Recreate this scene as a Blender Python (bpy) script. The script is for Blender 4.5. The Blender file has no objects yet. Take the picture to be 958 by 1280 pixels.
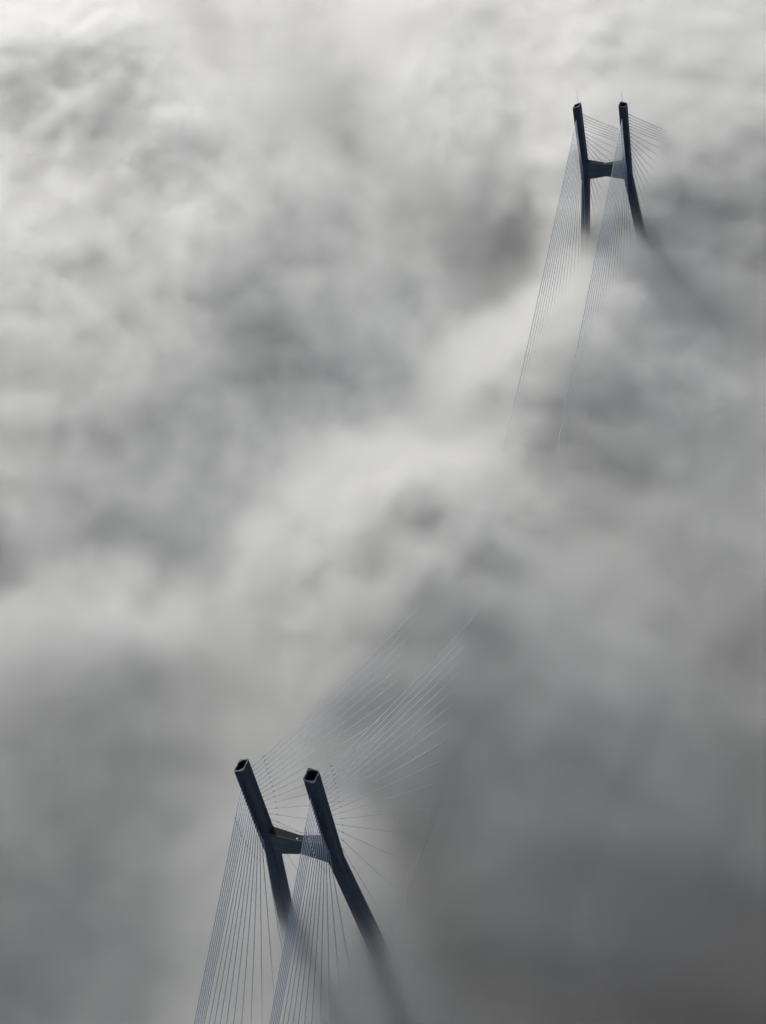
import bpy, bmesh, math, random
import numpy as np
from mathutils import Vector, Matrix

S = bpy.context.scene
COL = S.collection
rad = math.radians
#---------------------------------------------------------------- camera
cam = bpy.data.cameras.new('camera')
cam.sensor_fit = 'VERTICAL'; cam.sensor_height = 24.0
cam.lens = 1948.13 / 1280 * 24.0
cam.clip_start = 1.0; cam.clip_end = 60000
camo = bpy.data.objects.new('camera', cam); COL.objects.link(camo)
camo.location = (232.83, -320.02, 590.07)
camo.rotation_euler = (rad(50.8363), rad(10.4020), rad(19.0571))
S.camera = camo
#---------------------------------------------------------------- light
SUN_EL = rad(34); SUN_DIR = Vector((-0.62, 0.78))
SUN_DIR.normalize()
az = math.atan2(SUN_DIR.x, SUN_DIR.y)            # clockwise from +Y
W = bpy.data.worlds.new('World'); S.world = W; W.use_nodes = True
nt = W.node_tree
sky = nt.nodes.new('ShaderNodeTexSky'); sky.sky_type = 'NISHITA'; sky.sun_disc = False
sky.sun_elevation = SUN_EL; sky.sun_rotation = az
sky.air_density = 1.0; sky.dust_density = 3.0; sky.ozone_density = 0.6
nt.nodes['Background'].inputs['Strength'].default_value = 0.09
nt.links.new(sky.outputs[0], nt.nodes['Background'].inputs['Color'])
sun = bpy.data.lights.new('sun', 'SUN'); sun.energy = 4.1; sun.angle = rad(9.0); sun.color = (1, 0.965, 0.91)
suno = bpy.data.objects.new('sun', sun); COL.objects.link(suno)
d = Vector((SUN_DIR.x * math.cos(SUN_EL), SUN_DIR.y * math.cos(SUN_EL), math.sin(SUN_EL)))
suno.rotation_euler = d.to_track_quat('Z', 'Y').to_euler()
S.view_settings.view_transform = 'Standard'; S.view_settings.look = 'None'
S.view_settings.exposure = 0.1; S.view_settings.gamma = 1.0; S.view_settings.use_curve_mapping = False
S.render.engine = 'CYCLES'
cy = S.cycles
cy.use_denoising = True
cy.max_bounces = 12; cy.volume_bounces = 4; cy.diffuse_bounces = 3; cy.glossy_bounces = 2
cy.volume_step_rate = 2.4; cy.volume_max_steps = 512
cy.use_adaptive_sampling = True; cy.adaptive_threshold = 0.04

#---------------------------------------------------------------- helpers
def tag(o, label=None, cat=None, group=None, kind=None):
    if label: o['label'] = label
    if cat: o['category'] = cat
    if group: o['group'] = group
    if kind: o['kind'] = kind
    return o

def link(name, bm, mat, parent=None, smooth=False):
    me = bpy.data.meshes.new(name)
    bmesh.ops.recalc_face_normals(bm, faces=bm.faces)
    bm.to_mesh(me); bm.free()
    for m in (mat if isinstance(mat, (list, tuple)) else [mat]): me.materials.append(m)
    if smooth:
        for p in me.polygons: p.use_smooth = True
    o = bpy.data.objects.new(name, me); COL.objects.link(o)
    if parent: o.parent = parent
    return o

def empty(name, loc):
    o = bpy.data.objects.new(name, None); COL.objects.link(o); o.location = loc
    o.empty_display_size = 4
    return o

def box(bm, a, b):
    vs = [bm.verts.new((x, y, z)) for z in (a[2], b[2]) for y in (a[1], b[1]) for x in (a[0], b[0])]
    for f in ((0,1,3,2),(4,6,7,5),(0,4,5,1),(2,3,7,6),(0,2,6,4),(1,5,7,3)):
        bm.faces.new([vs[i] for i in f])

def tube(bm, pts, rs, n=8, cap=True):
    rings = []
    for i, p in enumerate(pts):
        p = Vector(p)
        t = (Vector(pts[min(i+1, len(pts)-1)]) - Vector(pts[max(i-1, 0)])).normalized()
        u = t.cross(Vector((0.13, 0.2, 0.97)) if abs(t.z) < .95 else Vector((1, 0, 0))).normalized(); v = t.cross(u)
        r = rs[i] if isinstance(rs, (list, tuple)) else rs
        rings.append([bm.verts.new(p + (u*math.cos(2*math.pi*k/n) + v*math.sin(2*math.pi*k/n))*r) for k in range(n)])
    for a, b in zip(rings, rings[1:]):
        for k in range(n):
            bm.faces.new((a[k], a[(k+1) % n], b[(k+1) % n], b[k]))
    if cap:
        bm.faces.new(rings[0]); bm.faces.new(rings[-1])

def loft(bm, rings, cap0=True, cap1=True):
    R = [[bm.verts.new(p) for p in r] for r in rings]
    n = len(R[0])
    for a, b in zip(R, R[1:]):
        for k in range(n):
            bm.faces.new((a[k], a[(k+1) % n], b[(k+1) % n], b[k]))
    if cap0: bm.faces.new(R[0])
    if cap1: bm.faces.new(R[-1])
    return R

#---------------------------------------------------------------- materials
def mat(name, base, rough=0.7, metal=0.0, noise=None, bump=0.0, coord='Object'):
    m = bpy.data.materials.new(name); m.use_nodes = True
    nt = m.node_tree; P = nt.nodes['Principled BSDF']
    P.inputs['Roughness'].default_value = rough; P.inputs['Metallic'].default_value = metal
    P.inputs['Base Color'].default_value = (*base, 1)
    if noise:
        c2, scale, stretch = noise
        tc = nt.nodes.new('ShaderNodeTexCoord'); mp = nt.nodes.new('ShaderNodeMapping')
        mp.inputs['Scale'].default_value = stretch
        n = nt.nodes.new('ShaderNodeTexNoise'); n.inputs['Scale'].default_value = scale
        n.inputs['Detail'].default_value = 6; n.inputs['Roughness'].default_value = 0.62
        cr = nt.nodes.new('ShaderNodeValToRGB')
        cr.color_ramp.elements[0].position = 0.35; cr.color_ramp.elements[0].color = (*base, 1)
        cr.color_ramp.elements[1].position = 0.68; cr.color_ramp.elements[1].color = (*c2, 1)
        nt.links.new(tc.outputs[coord], mp.inputs[0]); nt.links.new(mp.outputs[0], n.inputs['Vector'])
        nt.links.new(n.outputs['Fac'], cr.inputs[0]); nt.links.new(cr.outputs[0], P.inputs['Base Color'])
        if bump:
            b = nt.nodes.new('ShaderNodeBump'); b.inputs['Strength'].default_value = bump; b.inputs['Distance'].default_value = 0.3
            nt.links.new(n.outputs['Fac'], b.inputs['Height']); nt.links.new(b.outputs[0], P.inputs['Normal'])
    return m

CONC = mat('tower_concrete', (0.020, 0.034, 0.052), 0.8, noise=((0.048, 0.068, 0.092), 0.3, (1, 1, 0.22)), bump=0.2)
BEAM = mat('beam_concrete', (0.045, 0.065, 0.085), 0.75, noise=((0.085, 0.11, 0.13), 0.25, (0.4, 1, 1)), bump=0.2)
WALK = mat('walkway_membrane', (0.006, 0.009, 0.010), 0.95, noise=((0.012, 0.015, 0.017), 0.8, (1, 1, 1)))
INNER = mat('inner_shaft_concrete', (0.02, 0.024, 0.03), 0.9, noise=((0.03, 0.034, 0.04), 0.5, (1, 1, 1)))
RIM = mat('rim_concrete', (0.035, 0.05, 0.066), 0.7, noise=((0.06, 0.075, 0.095), 0.8, (1, 1, 1)))
CABLE = mat('cable_sheath', (0.26, 0.31, 0.39), 0.45, noise=((0.32, 0.37, 0.45), 0.05, (1, 1, 1)))
SOCK = mat('socket_steel', (0.02, 0.028, 0.04), 0.5, 0.2, noise=((0.035, 0.04, 0.055), 2.0, (1, 1, 1)))
RAILM = mat('galvanised_rail', (0.2, 0.23, 0.25), 0.6, 0.1, noise=((0.3, 0.32, 0.34), 2.0, (1, 1, 1)))
ASPH = mat('asphalt', (0.045, 0.045, 0.048), 0.9, noise=((0.065, 0.065, 0.066), 0.3, (1, 0.1, 1)))
DECKC = mat('deck_concrete', (0.06, 0.06, 0.058), 0.85, noise=((0.09, 0.09, 0.085), 0.2, (1, 1, 1)))
PAINT = mat('road_paint', (0.35, 0.35, 0.34), 0.6, noise=((0.5, 0.5, 0.48), 1.0, (1, 1, 1)))
WATER = mat('river_water', (0.018, 0.042, 0.052), 0.65, noise=((0.028, 0.060, 0.072), 0.012, (1, 1, 1)))
WATER.node_tree.nodes['Principled BSDF'].inputs['Specular IOR Level'].default_value = 0.1
LAND = mat('mud_flat', (0.07, 0.047, 0.034), 0.95, noise=((0.14, 0.102, 0.078), 0.02, (1, 2.2, 1)), bump=0.4)

def joints(m, step, width, dark=0.45):
    nt = m.node_tree; P = nt.nodes['Principled BSDF']
    src = P.inputs['Base Color'].links[0].from_socket
    tc = nt.nodes.new('ShaderNodeTexCoord'); sp = nt.nodes.new('ShaderNodeSeparateXYZ'); nt.links.new(tc.outputs['Object'], sp.inputs[0])
    md = nt.nodes.new('ShaderNodeMath'); md.operation = 'FLOORED_MODULO'; nt.links.new(sp.outputs[2], md.inputs[0]); md.inputs[1].default_value = step
    lt = nt.nodes.new('ShaderNodeMath'); lt.operation = 'LESS_THAN'; nt.links.new(md.outputs[0], lt.inputs[0]); lt.inputs[1].default_value = width
    mx = nt.nodes.new('ShaderNodeMix'); mx.data_type = 'RGBA'; mx.blend_type = 'MULTIPLY'
    nt.links.new(lt.outputs[0], mx.inputs[0]); nt.links.new(src, mx.inputs[6]); mx.inputs[7].default_value = (dark, dark, dark, 1)
    nt.links.new(mx.outputs[2], P.inputs['Base Color'])
joints(CONC, 4.6, 0.16)

#---------------------------------------------------------------- ground and water
L = 522.6; TOP = 175.0; ZT = 138.2; ZB = 126.8; ZD = 57.2; LB = 184.0
bm = bmesh.new(); box(bm, (-22000, -22000, -3), (22000, 22000, 0))
tag(link('river_water', bm, WATER), kind='structure')

def bank(name, outline, mat, hgt):
    bm = bmesh.new()
    top = [bm.verts.new((x, y, hgt)) for x, y in outline]
    cx = sum(x for x, y in outline) / len(outline); cyy = sum(y for x, y in outline) / len(outline)
    low = [bm.verts.new((x + (x-cx)*0.012, y + (y-cyy)*0.012, -1)) for x, y in outline]
    n = len(top)
    for k in range(n): bm.faces.new((top[k], top[(k+1) % n], low[(k+1) % n], low[k]))
    bmesh.ops.triangulate(bm, faces=[bm.faces.new(top)])
    return tag(link(name, bm, mat), kind='structure')
rng = random.Random(4)
pts = []
for i in range(120):                                # the near bank under the side span, its shoreline uneven
    x = -6000 + i * 100
    base = 45 + 0.4 * (max(-1500, min(1500, x)) - 80)
    pts.append((x, base + rng.uniform(-9, 9) + 22 * math.sin(x * 0.011)))
pts += [(6000, -6000), (-6000, -6000)]
bank('river_bank', pts, LAND, 1.2)

#---------------------------------------------------------------- bridge towers
def leg_x(z):
    return 14 + 0.0127 * (z - TOP) if z >= ZB else 14 + 0.0127 * (ZB - TOP) + 0.11 * (ZB - z)

HX, HY, CH = 2.15, 2.95, 0.5
def section(x, z, hx=HX, hy=HY, ch=CH, slope=0.0, sgn=1):
    # chamfered rectangle with a shallow groove down the long side faces
    g = 0.12
    P = [(-hx+ch, -hy), (hx-ch, -hy), (hx, -hy+ch), (hx, -hy*0.35), (hx-g, -hy*0.25), (hx-g, hy*0.25), (hx, hy*0.35), (hx, hy-ch),
         (hx-ch, hy), (-hx+ch, hy), (-hx, hy-ch), (-hx, hy*0.35), (-hx+g, hy*0.25), (-hx+g, -hy*0.25), (-hx, -hy*0.35), (-hx, -hy+ch)]
    return [(x+a, b, z - slope*sgn*a) for a, b in P]

def make_tower(loc, label, rods):
    T = empty('bridge_tower', loc); tag(T, label, 'bridge tower')
    for sg in (-1, 1):
        bm = bmesh.new()
        zs = [1.5, 30, 60, 90, 115, ZB, 134, 140, 155, TOP - 0.9]
        rings = [section(sg*leg_x(z), z, HX + max(0, ZB - z)*0.006, HY + max(0, ZB - z)*0.008) for z in zs]
        xt = sg*leg_x(TOP)
        rings.append(section(xt, TOP, slope=0.30, sgn=sg))
        loft(bm, rings, True, False)
        leg = link('leg', bm, CONC, T)
        # rim and open shaft at the top, sloping down outwards
        bm = bmesh.new()
        o = section(xt, TOP, slope=0.30, sgn=sg)
        o2 = section(xt, TOP + 0.25, slope=0.30, sgn=sg)
        t = 0.42
        def inner(z): 
            hx, hy = HX - t, HY - t; q = []
            for (a0, b0), (a1, b1) in (((-hx, -hy), (hx, -hy)), ((hx, -hy), (hx, hy)), ((hx, hy), (-hx, hy)), ((-hx, hy), (-hx, -hy))):
                q += [(xt+a0+(a1-a0)*k/4, b0+(b1-b0)*k/4, z - 0.30*sg*(a0+(a1-a0)*k/4)) for k in range(4)]
            return q
        loft(bm, [o, o2, inner(TOP + 0.25), inner(TOP - 0.3)], False, False)
        link('rim', bm, RIM, leg)
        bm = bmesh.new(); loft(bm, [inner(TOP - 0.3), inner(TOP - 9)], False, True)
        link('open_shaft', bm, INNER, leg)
        # pile cap standing on the river bed
        bm = bmesh.new()
        xf = sg*leg_x(1.5)
        loft(bm, [[(xf+a*7, b*9, z) for a, b in ((-1,-.7),(-.7,-1),(.7,-1),(1,-.7),(1,.7),(.7,1),(-.7,1),(-1,.7))] for z in (-2.5, 4.0)])
        link('pier_base', bm, DECKC, T)
    # bow-tie cross beam
    xe = leg_x(ZT) - HX + 0.1
    bm = bmesh.new()
    rings = []
    for k in range(9):
        u = -1 + k/4; a = abs(u)
        hy = 1.7 + 0.65*a
        zt = ZT - 1.9*(1-a); zb = ZB + 1.8*(1-a)
        x = u*xe
        rings.append([(x, -hy, zb+0.3), (x, -hy+0.3, zb), (x, hy-0.3, zb), (x, hy, zb+0.3), (x, hy, zt-0.25), (x, hy-0.25, zt), (x, -hy+0.25, zt), (x, -hy, zt-0.25)])
    loft(bm, rings)
    beam = link('crossbeam', bm, BEAM, T)
    bm = bmesh.new()
    for y in (-1.95, 1.95):
        tube(bm, [(-xe+0.5, y + math.copysign(.35, y), ZT+1.0), (0, y, ZT-1.9+1.05), (xe-0.5, y+math.copysign(.35, y), ZT+1.0)], 0.05, 5)
        for k in range(13):
            u = -1 + k/6; a = abs(u)
            yy = y + math.copysign(.35, y)*a - math.copysign(.3, y)
            tube(bm, [(u*(xe-.5), yy, ZT-1.9*(1-a)-.2), (u*(xe-.5), yy + math.copysign(.3, y), ZT-1.9*(1-a)+1.05)], 0.04, 4)
    link('handrail', bm, RAILM, beam)
    bm = bmesh.new()
    for k in range(8):
        u0 = -1 + k/4; u1 = u0 + 0.25
        q = [(u*xe, (1.38 + 0.65*abs(u))*s, ZT - 1.9*(1-abs(u)) + dz) for dz in (0.003, 0.07) for u, s in ((u0, -1), (u1, -1), (u1, 1), (u0, 1))]
        v = [bm.verts.new(c) for c in q]
        for f in ((3,2,1,0), (4,5,6,7), (0,1,5,4), (1,2,6,5), (2,3,7,6), (3,0,4,7)): bm.faces.new([v[i] for i in f])
    link('walkway', bm, WALK, beam)
    bm = bmesh.new(); box(bm, (-0.45, -1.3, ZT-1.8), (0.15, -0.8, ZT-0.9)); box(bm, (-0.5, -1.35, ZT-0.9), (0.2, -0.75, ZT-0.82))
    link('service_cabinet', bm, RAILM, beam)
    # lower cross beam under the deck
    bm = bmesh.new(); xl = leg_x(50)-HX-.2
    loft(bm, [[(x, -2.6, 44), (x, 2.6, 44), (x, 2.6, 51.5), (x, -2.6, 51.5)] for x in (-xl, xl)])
    link('lower_crossbeam', bm, BEAM, T)
    if rods:
        for sg, h in ((-1, 10.0), (1, 9.2)):
            bm = bmesh.new(); x = sg*leg_x(TOP) - sg*0.6
            tube(bm, [(x, 1.6, TOP-0.2), (x, 1.6, TOP+0.6)], 0.22, 8)
            tube(bm, [(x, 1.6, TOP+0.5), (x, 1.6, TOP+4), (x, 1.6, TOP+h)], [0.10, 0.075, 0.04], 6)
            link('lightning_rod', bm, SOCK, T)
    # stay cables: sixteen to a fan, four fans
    N = 16
    side_of = 1 if loc[1] < L/2 else -1          # direction of the main span
    for sg in (-1, 1):
        for way in (-1, 1):
            main = (way == side_of)
            reach = (L/2 - 4) if main else LB - 2
            for i in range(N):
                zt = TOP - 6.2 - 2.0*i
                a = Vector((sg*(leg_x(zt)), way*(HY-0.15), zt))
                if main: yb = reach - (reach-20) * i/(N-1)
                else: yb = reach - 2.9*i if i < 6 else reach - 14.5 - (reach-14.5-20) * (i-5)/(N-6)
                b = Vector((sg*14.6, way*yb, ZD+0.6))
                bm = bmesh.new()
                dv = b - a; ln = dv.length
                pts = []
                for k in range(13):
                    u = k/12; p = a + dv*u; p.z -= 4*u*(1-u)*ln*ln*0.00003; pts.append(p)
                r = (0.11 if i < 10 else 0.085) if main and loc[1] < 1 else 0.155 if loc[1] < 1 else 0.145 if i else 0.19
                tube(bm, pts, r, 6)
                dn = dv.normalized()
                # damper collar some metres down from the tower, guide pipe at the deck
                cpt = a + dn*min(12.5, ln*0.2); tube(bm, [cpt, cpt + dn*0.9], 0.24, 8)
                tube(bm, [b - dn*2.2, b - dn*0.2], 0.17, 8)
                c = link('stay_cable', bm, CABLE, T, smooth=True)
                bm = bmesh.new()
                tube(bm, [a, a + dn*1.5, a + dn*1.5, a + dn*2.0], [0.42, 0.36, 0.27, 0.2], 8)
                link('anchor_socket', bm, SOCK, c)
    return T

make_tower((0, 0, 0), 'near H-shaped bridge tower with hollow leg tops and no rods, rising from dark fog', False)
make_tower((0, L, 0), 'far H-shaped bridge tower, smaller in the photo, with a thin rod on each leg top', True)

#---------------------------------------------------------------- deck
D = empty('bridge_deck', (0, L/2, ZD)); tag(D, 'straight road deck hanging from the stay cables, buried in fog between the two towers', 'bridge deck')
Y0, Y1 = -LB-300-L/2, L+LB+300-L/2
def strip(name, x0, x1, z0, z1, m, parent=D):
    bm = bmesh.new(); box(bm, (x0, Y0, z0), (x1, Y1, z1)); return link(name, bm, m, parent)
strip('road_slab', -16, 16, -0.6, 0.0, DECKC)
strip('road_surface', -12.6, 12.6, 0.004, 0.06, ASPH)
for s in (-1, 1):
    strip('edge_girder', s*15.6-0.5, s*15.6+0.5, -2.6, -0.604, DECKC)
    strip('parapet', s*12.9-0.2, s*12.9+0.2, 0.004, 0.95, DECKC)
strip('median_barrier', -0.3, 0.3, 0.064, 0.9, DECKC)
bm = bmesh.new()
for s in (-1, 1):
    for x in (4.4, 8.4):
        y = Y0 + 4
        while y < Y1 - 8:
            box(bm, (s*x-0.08, y, 0.064), (s*x+0.08, y+4, 0.07)); y += 12
    box(bm, (s*12.1-.08, Y0+1, 0.064), (s*12.1+.08, Y1-1, 0.07))
link('lane_markings', bm, PAINT, D)
bm = bmesh.new(); y = Y0 + 5
while y < Y1: box(bm, (-15.0, y-0.3, -2.1), (15.0, y+0.3, -0.61)); y += 7.5
link('cross_girders', bm, DECKC, D)['kind'] = 'stuff'
for k, y in enumerate((-LB, -LB-110, L+LB, L+LB+110)):
    bm = bmesh.new()
    for s in (-1, 1):
        loft(bm, [[(s*10+1.6*math.cos(t), y+1.6*math.sin(t), z) for t in [j*math.pi/4 for j in range(8)]] for z in (-2, 52)])
    box(bm, (-15, y-1.8, 52.0), (15, y+1.8, 54.55))
    pr = link('approach_pier', bm, DECKC, None)
    tag(pr, ('approach pier under the deck end %s' % ('nearest the camera side of the near tower', 'on the bank beyond the near side span', 'just past the far tower back span', 'farthest away, past the far tower')[k]), 'bridge pier', 'twin column piers under the approach spans')

#---------------------------------------------------------------- the fog bank
X0, X1, YA, YB, ZMAX = -1000.0, 380.0, -300.0, 1320.0, 145.0
VX = 3.0
nx = int(round((X1-X0)/VX)) + 1; ny = int(round((YB-YA)/VX)) + 1; nz = int(round(ZMAX/VX)) + 1
X1 = X0 + (nx-1)*VX; YB = YA + (ny-1)*VX; ZMAX = (nz-1)*VX

def fbm2(seed, base, octv, nx=nx, ny=ny):
    g = np.random.default_rng(seed); out = np.zeros((ny, nx)); amp = 1; tot = 0
    for o in range(octv):
        cell = base / 2**o
        gx = int((X1-X0)/cell) + 4; gy = int((YB-YA)/cell) + 4
        a = g.normal(size=(gy, gx))
        out += amp * bilin(a, np.arange(nx)*VX/cell, np.arange(ny)*VX/cell); tot += amp*amp; amp *= 0.55
    return out/math.sqrt(tot)
def bilin(a, fx, fy):
    fx = np.clip(fx, 0, a.shape[1]-1.001); fy = np.clip(fy, 0, a.shape[0]-1.001)
    ix = fx.astype(int); iy = fy.astype(int); tx = fx-ix; ty = fy-iy
    tx = tx*tx*(3-2*tx); ty = ty*ty*(3-2*ty)
    a0 = a[iy][:, ix]; a1 = a[iy][:, ix+1]; b0 = a[iy+1][:, ix]; b1 = a[iy+1][:, ix+1]
    return (a0*(1-tx)+a1*tx)*(1-ty)[:, None] + (b0*(1-tx)+b1*tx)*ty[:, None]

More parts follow.
